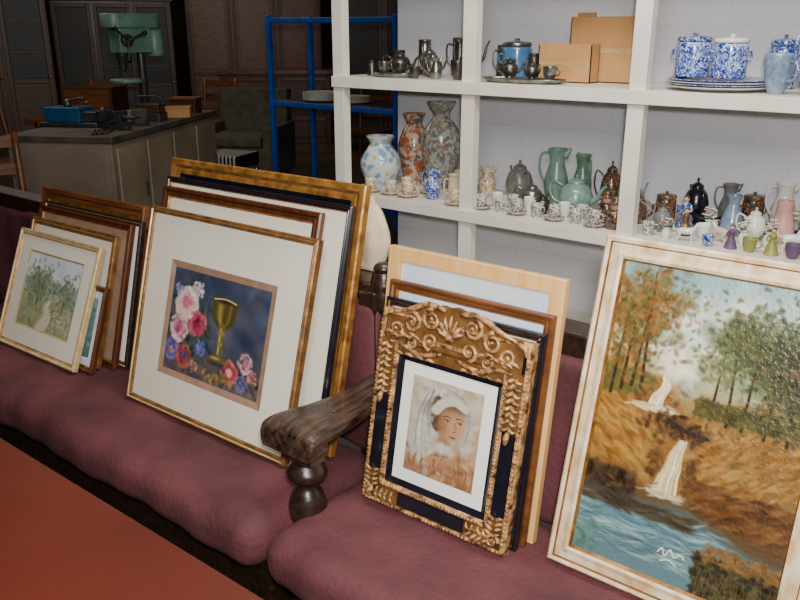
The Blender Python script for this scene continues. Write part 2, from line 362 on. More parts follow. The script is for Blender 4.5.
def art_landscape():
    c=Cv(170,150,9)
    c.grad([(0,(192,200,208)),(.3,(208,210,204)),(.45,(176,184,166)),(.6,(156,162,130)),(1,(140,146,112))])
    c.scat(60,.5,.12,.5,.1,.1,.04,[(218,220,218),(188,198,208)],.5,True)
    c.scat(120,.5,.4,.5,.05,.06,.025,[(140,152,150),(154,164,156),(126,140,132)],.6,True)
    c.scat(420,.30,.42,.26,.3,.024,.016,[(108,122,92),(130,142,108),(92,104,82),(148,152,120)],.65)
    c.scat(260,.8,.45,.2,.22,.022,.014,[(110,124,98),(134,144,114),(94,106,88)],.65)
    c.line([(.3,.75),(.3,.5),(.27,.35)],.010,.005,(92,78,64));c.line([(.8,.72),(.79,.5)],.009,.005,(92,78,64))
    c.scat(320,.5,.82,.5,.16,.04,.014,[(142,148,110),(158,160,124),(122,132,98),(170,166,136)],.7,True)
    c.line([(.45,1.0),(.55,.82),(.5,.68),(.56,.58)],.08,.015,(204,194,170),.6)
    c.scat(90,.7,.8,.3,.12,.010,.008,[(176,120,116),(204,186,134),(220,216,208)],.8)
    return c
def art_portrait():
    c=Cv(170,240,11)
    c.grad([(0,(186,168,142)),(.5,(174,146,116)),(1,(144,106,76))])
    c.scat(260,.5,.4,.5,.5,.06,.05,[(196,178,152),(170,144,114),(202,188,168),(156,128,100)],.4,True)
    c.scat(420,.45,.86,.48,.16,.06,.035,[(152,108,76),(176,134,102),(124,84,58),(186,152,122),(136,96,72)],.7,True)
    sc=[(188,182,170),(168,164,158),(202,194,178),(152,150,146)]
    c.scat(220,.44,.17,.24,.11,.07,.04,sc,.65)
    c.scat(300,.24,.42,.13,.34,.06,.06,sc,.65)
    c.scat(120,.20,.66,.16,.14,.06,.05,sc,.55)
    c.scat(60,.84,.40,.05,.22,.035,.06,sc,.5)
    for p in [[(.22,.16),(.12,.42),(.13,.72)],[(.32,.1),(.2,.35),(.22,.72)],[(.5,.05),(.74,.12),(.84,.32),(.80,.56)],[(.38,.12),(.30,.36),(.32,.68)],[(.3,.08),(.26,.3),(.28,.5)]]:
        c.line(p,.010,.006,(118,110,104),.5)
    c.dab(.55,.235,.25,.12,(78,56,42),.95,-.15); c.scat(60,.40,.34,.06,.14,.03,.05,[(84,62,44),(68,48,36)],.7)
    c.dab(.60,.385,.185,.225,(164,120,88),1,.18,3)
    c.dab(.66,.40,.115,.16,(190,146,110),.6,.15); c.dab(.48,.44,.06,.15,(128,88,64),.6,.1)
    c.line([(.36,.30),(.46,.20),(.62,.155),(.78,.20)],.055,.05,(192,186,170),.85)
    c.dab(.52,.60,.11,.09,(146,104,76),.8); c.scat(60,.46,.66,.2,.04,.06,.03,sc,.55)
    for ex,ey in ((.535,.365),(.71,.355)):
        c.dab(ex,ey,.038,.018,(132,92,68),.6)
        c.dab(ex,ey,.030,.010,(194,178,158),.7);c.dab(ex+.008,ey-.002,.015,.012,(44,32,26),1)
        c.line([(ex-.055,ey-.036),(ex,ey-.048),(ex+.05,ey-.038)],.008,.005,(72,50,38),.8);c.line([(ex-.042,ey-.006),(ex,ey-.015),(ex+.040,ey-.007)],.005,.004,(60,42,32),.9)
    c.line([(.645,.36),(.67,.43),(.645,.455)],.009,.013,(136,94,68),.7);c.dab(.665,.43,.012,.020,(204,166,132),.6)
    c.dab(.64,.51,.052,.012,(132,72,58),.85);c.dab(.64,.524,.036,.009,(156,94,78),.8);c.line([(.59,.510),(.64,.514),(.69,.507)],.004,.004,(92,54,44),.8)
    c.dab(.50,.80,.28,.065,(164,118,86),.85,-.22);c.dab(.72,.87,.2,.06,(148,102,72),.8,.3)
    for i in range(4): c.line([(.36+i*.05,.775-i*.010),(.29+i*.055,.845)],.017,.012,(174,130,96),.9);c.line([(.385+i*.05,.78-i*.010),(.315+i*.055,.85)],.004,.004,(104,70,50),.7)
    for i in range(22):
        x=c.r.uniform(0,1);c.line([(x,.75+c.r.uniform(0,.12)),(x+c.r.uniform(-.1,.1),1)],.008,.005,(108,74,50),.45)
    c.scat(240,.5,.5,.5,.5,.02,.012,[(188,164,134),(138,110,84),(202,188,166)],.16,True)
    return c
def art_plain(cols,seed,w=90,h=80):
    c=Cv(w,h,seed);c.grad([(0,cols[0]),(.5,cols[1]),(1,cols[2])]);c.scat(200,.5,.5,.5,.5,.07,.04,cols,.5,True);return c
# ---------------- frames
ZS=.45
def frame(name,X,Y,yaw,w,h,l,prof,fw,Tk=.02,content=None,top_ex=0):
    """prof: list of (inset, y, material of strip to the next point)"""
    e=empty(name,(X,Y,ZS+Tk*math.sin(l)+.002),(-l,0,yaw))
    b=MB();k=len(prof)
    for i in range(k-1):
        i0,y0,m=prof[i];i1,y1,_=prof[i+1]
        def ring(q,y): return [(q,y,q),(w-q,y,q),(w-q,y,h-q),(q,y,h-q)]
        b.add(ring(i0,y0)+ring(i1,y1),[(j,(j+1)%4,4+(j+1)%4,4+j) for j in range(4)],m,False)
    b.obj('moulding',parent=e,bevel=.0015)
    q=fw*.5
    MB().box(q,w-q,Tk*.75,Tk,q,h-q,'backing').obj('backing_board',parent=e)
    if content: content(e,w,h,fw,Tk)
    return e
def board(m,y=.55,name='mat_board'):
    def f(e,w,h,fw,Tk): MB().box(fw-.004,w-fw+.004,Tk*y,Tk*.75,fw-.004,h-fw+.004,m).obj(name,parent=e)
    return f
def matted(m,cv,l,r,t,b_,lip=None,lipw=.006,k=1.0,pm='print'):
    def f(e,w,h,fw,Tk):
        y=Tk*.45
        B=MB();i=fw-.004
        o=[(i,y,i),(w-i,y,i),(w-i,y,h-i),(i,y,h-i)];n=[(l,y,b_),(w-r,y,b_),(w-r,y,h-t),(l,y,h-t)]
        B.add(o+n,[(j,(j+1)%4,4+(j+1)%4,4+j) for j in range(4)],m,False)
        q=lipw;n2=[(l+q,y+.003,b_+q),(w-r-q,y+.003,b_+q),(w-r-q,y+.003,h-t-q),(l+q,y+.003,h-t-q)]
        B.add(n+n2,[(j,(j+1)%4,4+(j+1)%4,4+j) for j in range(4)],lip or m,False)
        B.obj('mat_board',parent=e)
        cv.obj('artwork',w-l-r-2*q,h-t-b_-2*q,pm,e,l+q,y+.0025,b_+q,k)
    return f
def simple(fw,T_,m1,m2=None,lip='gold'):
    m2=m2 or m1
    return [(0,T_,m1),(0,.004,m1),(.004,0,m1),(fw*.35,.001,m2),(fw*.5,.005,m1),(fw*.62,.003,m1),(fw*.82,.004,lip),(fw,.010,lip),(fw,T_*.8,lip)]
# left group
frame('framed_landscape_print',-2.890,1.232,.03,.50,.430,.39,simple(.022,.02,'palegold','white_wash'),.022,.02,
   matted('mat',art_landscape(),.080,.080,.070,.085,'palegold'))
frame('framed_seascape_print',-2.63,1.268,.03,.30,.294,.34,simple(.022,.018,'brown2','gold2'),.022,.018,
   matted('matb',art_plain([(120,150,150),(90,126,126),(74,100,96)],4),.04,.04,.04,.04))
frame('framed_print',-2.877,1.300,.03,.521,.457,.30,simple(.026,.018,'gold2','palegold'),.026,.018,board('mat'))
frame('framed_print',-2.865,1.331,.03,.559,.496,.27,simple(.026,.018,'brown2','darkwood'),.026,.018,board('mat2'))
frame('framed_print',-2.859,1.358,.03,.584,.506,.25,simple(.022,.018,'darkwood','palegold'),.022,.018,board('matw'))
frame('framed_print',-2.894,1.384,.03,.615,.55,.21,simple(.05,.022,'brown','brown2'),.05,.022,board('mat2'))
# centre-left group
frame('framed_still_life_print',-2.091,1.251,.013,.699,.606,.274,simple(.020,.022,'gold2','palegold','gold2'),.020,.022,
   matted('mat',art_still(),.125,.125,.145,.115,'mat2',.020))
frame('framed_print',-2.079,1.288,.02,.655,.664,.26,simple(.034,.018,'brown2','darkwood'),.034,.018,board('mat'))
frame('framed_print',-2.096,1.322,.021,.751,.685,.245,simple(.020,.018,'black','brown2'),.020,.018,board('mat'))
frame('framed_print',-2.116,1.354,.021,.788,.734,.235,simple(.055,.024,'gold','gold2','black'),.055,.024,board('black'))
# centre-right group
def ornate():
    w,h,Tk,fw=.405,.480,.028,.078
    prof=[(0,Tk,'gilt'),(0,.010,'gilt'),(.005,.003,'gilt'),(.010,.001,'gilt'),(.014,.009,'black'),(.046,.009,'gilt'),(.050,.003,'gilt'),(.058,.002,'gilt'),(.062,.009,'black'),(.068,.013,'black'),(.078,.018,'gold'),(.080,.020,'gold'),(.080,.024,'gold')]
    e=frame('ornate_framed_portrait',-1.144,1.284,.015,w,h,.19,prof,.08,Tk,None)
    B=MB()
    B.box(.015,.045,.003,.010,.085,.285,'black');B.box(w-.045,w-.015,.003,.010,.085,.285,'black');B.box(.11,w-.11,.003,.010,.015,.045,'black')
    n=60;top=[]
    for i in range(n+1):
        t=i/n;x=.02+t*(w-.04);s=abs(2*t-1)
        z=h-.004+.036*max(0,1-(s/.62)**2)**.5+.004*abs(math.sin(t*math.pi*9))
        top.append((x,z))
    vs=[(x,.004,z) for x,z in top]+[(x,.004,h-.075) for x,z in top]+[(x,.022,z) for x,z in top]+[(x,.022,h-.075) for x,z in top]
    m=n+1;fs=[]
    for i in range(n):
        fs+=[(m+i,m+i+1,i+1,i),(i,i+1,2*m+i+1,2*m+i),(3*m+i,2*m+i,2*m+i+1,3*m+i+1)]
    B.add(vs,fs,'gold2',False)
    B.box(.055,w-.055,.004,.018,h-.100,h-.07,'gold2');B.box(.072,w-.072,.010,.02,h-.112,h-.100,'black')
    # carved corner blocks
    for s in (-1,1):
        xc=w/2+s*(w/2-.030)
        B.box(xc-.018,xc+.018,.003,.010,.012,.082,'gold2');x0,x1=(xc-.018,xc+.078) if s<0 else (xc-.078,xc+.018)
        B.box(x0,x1,.003,.010,.012,.048,'gold2');B.box(xc-.018,xc+.018,.003,.010,.275,h-.07,'gold2')
    def spiral(cx,cz,r,turns,d,a0,rr=.0062,y=0):
        pts=[];rad=[];k=int(14*turns)
        for i in range(k+1):
            t=i/k;q=r*(1-t)**.75+.1*r;a=a0+d*2*math.pi*turns*t
            pts.append((cx+math.cos(a)*q,y-.004*t,cz+math.sin(a)*q));rad.append(rr*(1-.55*t))
        B.tube(pts,rad,'gilt',seg=7,sub=1)
        B.ball(.006,'gilt',T(cx,y-.004,cz),8)
    def leaf(x,z,a,L,wd=.008,curl=.5,y=.002):
        pts=[];rad=[]
        for i in range(7):
            t=i/6;aa=a+curl*t*t
            pts.append((x+math.cos(aa)*L*t,y-.008*math.sin(t*math.pi*.8),z+math.sin(aa)*L*t));rad.append(wd*(math.sin(math.pi*(.12+.86*t)))**.8*.8)
        B.tube(pts,rad,'gilt',seg=7,sub=1)
    cx=w/2
    for i in range(7): leaf(cx,h-.030,math.pi/2+(i-3)*.40,.050-.003*abs(i-3),.008,0,.0)
    B.ball(.011,'gilt',T(cx,-.003,h-.031),12)
    for s in (-1,1):
        spiral(cx+s*.055,h+.000,.022,1.7,-s,math.pi/2,.0060)
        spiral(cx+s*.052,h-.052,.018,1.5,s,-math.pi/2,.0052)
        spiral(cx+s*.108,h-.018,.021,1.6,s,math.pi/2,.0060)
        spiral(cx+s*.150,h-.042,.018,1.4,-s,-math.pi/2,.0052)
        spiral(cx+s*.100,h-.064,.014,1.4,-s,math.pi/2,.0048)
        B.tube([(cx+s*.02,.0,h+.026),(cx+s*.07,-.003,h+.032),(cx+s*.12,-.002,h+.010),(cx+s*.165,0,h-.004)],[.005,.007,.006,.004],'gilt',seg=7)
        B.tube([(cx+s*.165,0,h-.004),(cx+s*.185,-.002,h-.012),(cx+s*.192,0,h-.03)],[.004,.006,.004],'gilt',seg=7)
        B.tube([(cx+s*.02,.0,h-.075),(cx+s*.08,-.003,h-.088),(cx+s*.13,-.002,h-.072),(cx+s*.165,0,h-.075)],[.004,.006,.005,.004],'gilt',seg=7)
        for k in range(6): leaf(cx+s*(.075+.016*k),h-.060+.006*(k%2),math.pi/2-s*(.5+.1*k),.026,.0055,-s*.8)
        for k in range(4): leaf(cx+s*(.035+.03*k),h-.098,math.pi/2-s*.9,.022,.005,-s*.7)
        xs=w/2+s*(w/2-.030)
        for k in range(8):
            z=h-.078-k*.0155
            leaf(xs,z,-math.pi/2+.6,.022,.0062,.6);leaf(xs,z,-math.pi/2-.6,.022,.0062,-.6)
        leaf(xs,h-.20,-math.pi/2,.03,.009,0)
        for k in range(4):
            leaf(xs-.004,.040+k*.012,math.pi/2+.5,.022,.0055,.5);leaf(xs+.004,.040+k*.012,math.pi/2-.5,.022,.0055,-.5)
            d0=math.pi if s>0 else 0
            leaf(xs-s*(.010+k*.015),.028,d0+.5,.022,.0055,.5);leaf(xs-s*(.010+k*.015),.032,d0-.5,.022,.0055,-.5)
        spiral(xs,.030,.014,1.4,s,0,.005)
    def bead(p0,p1,stp,r,y):
        p0=Vector(p0);p1=Vector(p1);L=(p1-p0).length;k=int(L/stp)
        for i in range(k+1):
            q=p0+(p1-p0)*i/k;B.ball(r,'gilt',T(q.x,y,q.y)@S(1,.8,1),6)
    for a,b_ in [((.054,.054),(w-.054,.054)),((.054,.054),(.054,h-.1)),((w-.054,.054),(w-.054,h-.1))]: bead(a,b_,.0085,.0045,.003)
    for a,b_ in [((.007,.007),(w-.007,.007)),((.007,.007),(.007,h-.03)),((w-.007,.007),(w-.007,h-.03))]: bead(a,b_,.010,.005,.004)
    B.obj('carved_ornament',parent=e)
    cv=art_portrait()
    y=.017;i=.076;l=.106;r=.106;b_=.106;t=.142
    Bm=MB();it=.108
    o=[(i,y,i),(w-i,y,i),(w-i,y,h-it),(i,y,h-it)];nn=[(l,y,b_),(w-r,y,b_),(w-r,y,h-t),(l,y,h-t)]
    Bm.add(o+nn,[(j,(j+1)%4,4+(j+1)%4,4+j) for j in range(4)],'matw',False);Bm.obj('mat_board',parent=e)
    cv.obj('artwork',w-l-r,h-t-b_,'print',e,l,y+.001,b_)
ornate()
frame('framed_print',-1.155,1.322,.012,.425,.497,.168,simple(.022,.016,'black','gold2'),.022,.016,board('mat'))
frame('framed_print',-1.163,1.347,.009,.440,.532,.152,simple(.026,.018,'brown','gold2'),.026,.018,board('matb'))
frame('framed_print',-1.186,1.374,.007,.472,.606,.135,[(0,.02,'pine'),(0,.002,'pine'),(.002,0,'pine'),(.034,0,'pine'),(.036,.008,'pine'),(.036,.016,'pine')],.036,.02,board('matb'))
# waterfall painting
def wf():
    w,h,Tk=.497,.713,.032
    prof=[(0,Tk,'white_wash'),(0,.006,'white_wash'),(.005,.001,'white_wash'),(.012,.003,'gold2'),(.015,.008,'white_wash'),(.028,.006,'white_wash'),(.038,.001,'white_wash'),(.044,.004,'gold'),(.048,.013,'gold'),(.048,.026,'gold')]
    e=frame('framed_waterfall_painting',-.664,1.347,0,w,h,.25,prof,.048,Tk,None)
    art_waterfall().obj('artwork',w-.092,h-.092,'oil',e,.046,.014,.046)
wf()
# ---------------- bench sofas
def cushion_mesh(x0,x1,y0,y1,z0,z1,r,seed,parent,name,mat_='fabric'):
    rs=np.random.RandomState(seed);ph=rs.rand(8)*6.28
    L=x1-x0;M_=int(L/.02)
    base=[]
    for cx,cz,a0 in ((y1-r,z0+r,-90),(y1-r,z1-r,0),(y0+r,z1-r,90),(y0+r,z0+r,180)):
        for k in range(9):
            a=math.radians(a0+90*k/8);base.append((cx+r*math.cos(a),cz+r*math.sin(a)))
    dense=[]
    for i in range(len(base)):
        a=base[i];b=base[(i+1)%len(base)];d=math.hypot(a[0]-b[0],a[1]-b[1]);k=max(1,int(d/.02))
        for j in range(k): dense.append((a[0]+(b[0]-a[0])*j/k,a[1]+(b[1]-a[1])*j/k))
    cy=(y0+y1)/2;cz=(z0+z1)/2;vs=[];fs=[];n=len(dense)
    xs=[0]+[r*(1-math.cos(math.radians(a))) for a in range(15,91,15)]
    xs=[x0+q for q in xs]+list(np.linspace(x0+r,x1-r,M_)[1:-1])+[x1-q for q in xs[::-1]]
    for x in xs:
        d=min(x-x0,x1-x);ins=0 if d>=r else r-math.sqrt(max(0,r*r-(r-d)**2))
        for y,z in dense:
            yy=cy+(y-cy)*(1-ins/(y1-cy));zz=cz+(z-cz)*(1-ins/(z1-cz))
            w=.5+.5*math.sin(ph[0]+x*7)*math.sin(ph[1]+y*9)
            dz=-.006*w+.003*math.sin(ph[2]+x*23+y*17)
            if z>cz: zz+=dz
            if y<cy: yy+=.006*math.sin(ph[3]+x*11)+.003*math.sin(ph[4]+x*37)
            vs.append((x,yy,zz))
    k=len(xs)
    for i in range(k-1):
        for j in range(n):
            j2=(j+1)%n;fs.append((i*n+j,i*n+j2,(i+1)*n+j2,(i+1)*n+j))
    fs.append(tuple(range(n-1,-1,-1)));fs.append(tuple((k-1)*n+j for j in range(n)))
    b=MB();b.add(vs,fs,mat_,True);return b.obj(name,parent=parent)
def post(b,x,y,z0,z1,r,m='darkwood'):
    h=z1-z0
    b.lathe([(r*.9,0),(r*1.0,.04*h),(r*.7,.1*h),(r*.62,.18*h),(r*1.05,.3*h),(r*1.12,.45*h),(r*.9,.6*h),(r*.6,.7*h),(r*.75,.76*h),(r*1.15,.82*h),(r*1.15,.9*h),(r*.8,1*h)],m,T(x,y,z0),24)
def sofa(x0,x1,arm):
    e=empty('upholstered_bench')
    cushion_mesh(x0,x1,1.02,1.50,.31,.452,.06,int(abs(x0)*10),e,'seat_cushion')
    b=MB();b.box(x0+.03,x1-.03,1.10,1.50,.12,.32,'darkwood')
    b.box(x0,x1,1.515,1.60,.86,.92,'darkwood')
    for k in range(int((x1-x0)/.8)+2):
        x=min(x0+.05+k*.8,x1-.08);b.box(x,x+.06,1.11,1.17,0,.15,'darkwood');b.box(x,x+.06,1.5,1.56,0,.9,'darkwood')
    b.obj('wooden_base',parent=e,bevel=.006)
    cushion_mesh(x0+.01,x1-.01,1.502,1.575,.42,.875,.03,5,e,'back_cushion')
    if arm:
        a=MB()
        st=[(1.140,.630,.078),(1.150,.658,.084),(1.20,.664,.084),(1.27,.658,.074),(1.36,.656,.060),(1.44,.662,.050),(1.53,.678,.046)]
        st=cr(st,4);vs=[];fs=[]
        for y,z,hw in st:
            c=-1.244-.006*(1.52-y)/.4;th=.030
            for dx,dz in [(-1,-th),(1,-th),(1.05,-th*.5),(1,0-.004),(.8,.002),(-.8,.002),(-1,-.004),(-1.05,-th*.5)]: vs.append((c+dx*hw,y,z+dz))
        k=len(st)
        for i in range(k-1):
            for j in range(8):
                j2=(j+1)%8;fs.append((i*8+j,(i+1)*8+j,(i+1)*8+j2,i*8+j2))
        fs.append(tuple(range(8)));fs.append(tuple((k-1)*8+j for j in range(7,-1,-1)))
        a.add(vs,fs,'arm',False)
        a.box(-1.292,-1.180,1.150,1.215,.600,.632,'arm')
        a.box(-1.262,-1.186,1.160,1.212,.574,.600,'arm')
        post(a,-1.222,1.182,.36,.576,.042)
        post(a,-1.280,1.548,.42,.950,.036)
        a.ball(.028,'darkwood',T(-1.280,1.548,.958)@S(1,1,.6))
        a.obj('carved_arm',parent=e,bevel=.004)
    return e
sofa(-4.3,-1.252,False)
sofa(-1.236,.9,True)
# cream cushion behind
def cc():
    b=MB();n=24;k=16;vs=[];fs=[]
    for i in range(k+1):
        v=i/k
        for j in range(n):
            a=2*math.pi*j/n
            rx=.075*math.sin(math.pi*min(.95,max(.08,v)))**.45;ry=.036*math.sin(math.pi*min(.95,max(.08,v)))**.6
            f=1+.10*math.sin(a*5+v*4)
            vs.append((rx*math.cos(a)*f-.03*v,ry*math.sin(a)*f,.20*v))
    for i in range(k):
        for j in range(n): fs.append((i*n+j,i*n+(j+1)%n,(i+1)*n+(j+1)%n,(i+1)*n+j))
    fs.append(tuple(range(n-1,-1,-1)));fs.append(tuple(k*n+j for j in range(n)))
    b.add(vs,fs,'cushion',True);b.obj('cream_cushion',(-1.385,1.612,.921),(-.1,.0,0))
cc()
# ---------------- red table
b=MB();b.box(-4.2,.9,-.25,.645,.71,.75,'red')
b.box(-4.15,.85,-.2,.60,.62,.71,'darkwood')
for x in (-4.1,-1.6,.75):
    for y in (-.15,.52): b.box(x,x+.06,y,y+.06,0,.62,'darkwood')
b.obj('red_topped_table',bevel=.005)
# ---------------- room
def slab(name,x0,x1,y0,y1,z0,z1,m): return MB().box(x0,x1,y0,y1,z0,z1,m).obj(name)
slab('floor',-13,3.2,-3,10,-.1,0,'floor')
slab('ceiling',-13,3.2,-3,10,3.2,3.3,'ceil')
slab('wall_left',-13.1,-13,-3,10,0,3.2,'wall')
slab('wall_right',3.2,3.3,-3,10,0,3.2,'wall')
slab('wall_front',-13,3.2,-3.1,-3,0,3.2,'wall')
slab('wall_far',-13,3.2,10,10.1,0,3.2,'wall')
slab('wall_back',-2.82,3.2,3.54,3.66,0,3.2,'brick')
# shelving unit
b=MB()
px=[-2.765,-2.0,-1.235,-.47,.295,1.06]
for x in px: b.box(x-.033,x+.033,3.0,3.05,0,2.5,'shelf')
for z in (.20,.765,1.33,1.895,2.46):
    b.box(-2.80,1.10,3.003,3.53,z-.022,z,'shelf');b.box(-2.797,1.097,2.985,3.0,z-.050,z+.002,'shelf')
b.obj('white_shelving_unit',bevel=.002)
Z1=1.331;Z2=.766
# ---------------- pots
def teapot(x,y,z,h,r,m,rot=0,tall=False,name='teapot',lidm=None):
    b=MB();lidm=lidm or m
    if tall: p=[(r*.6,0),(r*.7,.03*h),(r*.55,.08*h),(r*.95,.25*h),(r*1.0,.4*h),(r*.75,.62*h),(r*.6,.75*h),(r*.66,.8*h)]
    else: p=[(r*.55,0),(r*.6,.04*h),(r*.5,.08*h),(r*.95,.28*h),(r*1.0,.45*h),(r*.8,.66*h),(r*.5,.76*h),(r*.5,.79*h)]
    b.lathe(p,m);R0=p[-1][0]
    b.lathe([(R0*1.02,.79*h),(R0*.9,.84*h),(R0*.4,.89*h),(R0*.14,.91*h),(R0*.2,.95*h),(R0*.22,.98*h),(.001,1.0*h)],lidm)
    b.tube([(r*.85,0,.3*h),(r*1.3,0,.42*h),(r*1.5,0,.62*h),(r*1.8,0,.76*h)],[r*.2,r*.15,r*.11,r*.09],m)
    b.tube([(-r*.8,0,.68*h),(-r*1.45,0,.78*h),(-r*1.6,0,.5*h),(-r*1.3,0,.28*h),(-r*.9,0,.25*h)],r*.08,m)
    return b.obj(name,(x,y,z),(0,0,rot))
def vase(x,y,z,prof,m,name='vase',rot=0):
    return MB().lathe(prof+[(prof[-1][0]*.9,prof[-1][1]),(prof[-1][0]*.8,prof[-1][1]*.93)],m,seg=32).obj(name,(x,y,z),(0,0,rot))
def jug(x,y,z,h,r,m,rot=0,name='jug'):
    b=MB();b.lathe([(r*.7,0),(r*.75,.03*h),(r*1,.3*h),(r*.95,.5*h),(r*.62,.75*h),(r*.68,.9*h),(r*.85,h),(r*.78,h),(r*.6,.9*h),(r*.55,.75*h)],m)
    b.tube([(-r*.72,0,.93*h),(-r*1.35,0,.9*h),(-r*1.45,0,.6*h),(-r*.95,0,.35*h)],r*.1,m)
    b.tube([(r*.6,0,.86*h),(r*.95,0,.98*h),(r*1.12,0,1.03*h)],[r*.3,r*.2,r*.06],m)
    return b.obj(name,(x,y,z),(0,0,rot))
def cup(x,y,z,h,r,m,rot=0,saucer=True,name='teacup'):
    b=MB();z0=0
    if saucer: b.lathe([(r*.7,0),(r*1.2,.006),(r*1.75,.014),(r*1.7,.017),(r*1.0,.009),(.001,.008)],m);z0=.009
    b.lathe([(r*.5,z0),(r*.55,z0+.05*h),(r*.85,z0+.35*h),(r,z0+h),(r*.94,z0+h),(r*.78,z0+.35*h),(r*.4,z0+.15*h),(.001,z0+.14*h)],m)
    b.tube([(r*.95,0,z0+.85*h),(r*1.5,0,z0+.85*h),(r*1.5,0,z0+.45*h),(r*.85,0,z0+.35*h)],r*.1,m,seg=6)
    return b.obj(name,(x,y,z),(0,0,rot))
def canister(x,y,z,h,r,m,name='lidded_jar',lid=None,knob=None):
    b=MB();b.lathe([(r*.9,0),(r,.03*h),(r,.2*h),(r,.7*h),(r*.95,.78*h),(r*.8,.8*h)],m,smooth=2,seg=32)
    b.lathe([(r*.98,.80*h),(r*1.0,.85*h),(r*.9,.9*h),(r*.3,.93*h),(r*.12,.94*h),(r*.2,.98*h),(.001,h)],lid or m,seg=32)
    for s in (-1,1): b.tube([(s*r*.95,0,.6*h),(s*r*1.2,0,.6*h),(s*r*1.2,0,.42*h),(s*r*.95,0,.4*h)],r*.07,m,seg=6)
    return b.obj(name,(x,y,z),(0,0,.5))
def tankard(x,y,z,h,r,m,rot=0):
    b=MB();b.lathe([(r*1.1,0),(r*1.1,.04*h),(r,.08*h),(r*.9,.9*h),(r*.95,h),(r*.85,h),(r*.8,.3*h)],m)
    b.tube([(-r*.9,0,.85*h),(-r*1.6,0,.85*h),(-r*1.6,0,.4*h),(-r*.95,0,.25*h)],r*.12,m)
    return b.obj('tankard',(x,y,z),(0,0,rot))
def tray(x,y,z,a,bb,m):
    return MB().lathe([(.8,0),(.9,.004),(1,.016),(.98,.018),(.88,.007),(.001,.006)],m,S(a,bb,1),40).obj('oval_tray',(x,y,z))
# top shelf bay 1: silver
teapot(-2.60,3.28,Z1,.12,.055,'pewter',.4);tankard(-2.70,3.40,Z1,.11,.035,'pewter',2)
teapot(-2.46,3.34,Z1,.14,.05,'silver',2.6);teapot(-2.23,3.36,Z1,.22,.05,'pewter',.5,True,'coffee_pot')
tankard(-2.345,3.44,Z1,.17,.04,'pewter',.5);teapot(-2.35,3.22,Z1,.12,.045,'silver',.2)
tray(-2.52,3.13,Z1,.12,.07,'silver');cup(-2.15,3.14,Z1,.08,.035,'pewter',name='sugar_bowl',saucer=False)
cup(-2.57,3.12,Z1+.018,.05,.03,'silver',name='sugar_bowl',saucer=False);cup(-2.47,3.12,Z1+.018,.045,.028,'pewter',saucer=False,name='sugar_bowl');tankard(-2.10,3.45,Z1,.14,.032,'silver',1)
jug(-2.26,3.12,Z1,.09,.028,'silver',.4,'cream_jug');tankard(-2.57,3.45,Z1,.16,.035,'silver',2);cup(-2.36,3.09,Z1,.05,.028,'pewter',.4,False,'sugar_bowl');tankard(-2.69,3.17,Z1,.07,.022,'pewter',2)
# bay 2
canister(-1.985,3.38,Z1,.18,.068,'ltblue','biscuit_barrel','silver')
tray(-1.80,3.13,Z1,.20,.09,'silver')
teapot(-1.87,3.13,Z1+.018,.085,.036,'pewter',.3);teapot(-1.76,3.13,Z1+.018,.075,.032,'pewter',2.8);cup(-1.67,3.12,Z1+.018,.05,.03,'silver',saucer=False,name='sugar_bowl')
jug(-1.94,3.25,Z1,.09,.028,'pewter',0,'cream_jug');tankard(-1.86,3.32,Z1,.11,.028,'pewter',1)
def cbox(x0,x1,y0,y1,z,h,rot=0):
    w=x1-x0;d=y1-y0;b=MB();t=.004
    b.box(0,w,0,t,0,h,'card');b.box(0,w,d-t,d,0,h,'card');b.box(0,t,0,d,0,h,'card');b.box(w-t,w,0,d,0,h,'card');b.box(0,w,0,d,0,t,'card')
    b.box(0,w,0,d*.49,h,h+t,'card');b.box(0,w,d*.51,d,h,h+t,'card');b.box(w*.02,w*.98,-.001,.0,h*.46,h*.54,'palegold')
    if h>.2:
        b.box(0,w*.25,d*.5-.02,d*.5,h+t,h+t+.018,'card')
    return b.obj('cardboard_box',(x0,y0,z),(0,0,rot))
cbox(-1.80,-1.55,3.25,3.33,Z1,.155);cbox(-1.70,-1.385,3.345,3.50,Z1,.265,.0)
# bay 3
def plates(x,y,z,r,n,m,name='plate_stack'):
    b=MB()
    for i in range(n): b.lathe([(r*.6,0),(r*.75,.004),(r,.014),(r*.98,.017),(r*.7,.008),(.001,.006)],m if i%2 else 'white',T(0,0,i*.0085),36)
    return b.obj(name,(x,y,z))
plates(-1.00,3.22,Z1,.19,4,'bw')
zz=Z1+.043
canister(-1.125,3.26,zz,.165,.064,'bw');canister(-.980,3.24,zz,.16,.062,'bw',lid='white')
canister(-.84,3.44,Z1,.20,.052,'bw')
cup(-.775,3.13,Z1,.13,.050,'greyblue',-.5,False,'mug');jug(-.650,3.10,Z1,.22,.048,'bw',.3,'milk_jug');jug(-.54,3.20,Z1,.24,.052,'bw',.2,'milk_jug');jug(-.66,3.36,Z1,.2,.05,'bw',.3,'milk_jug')
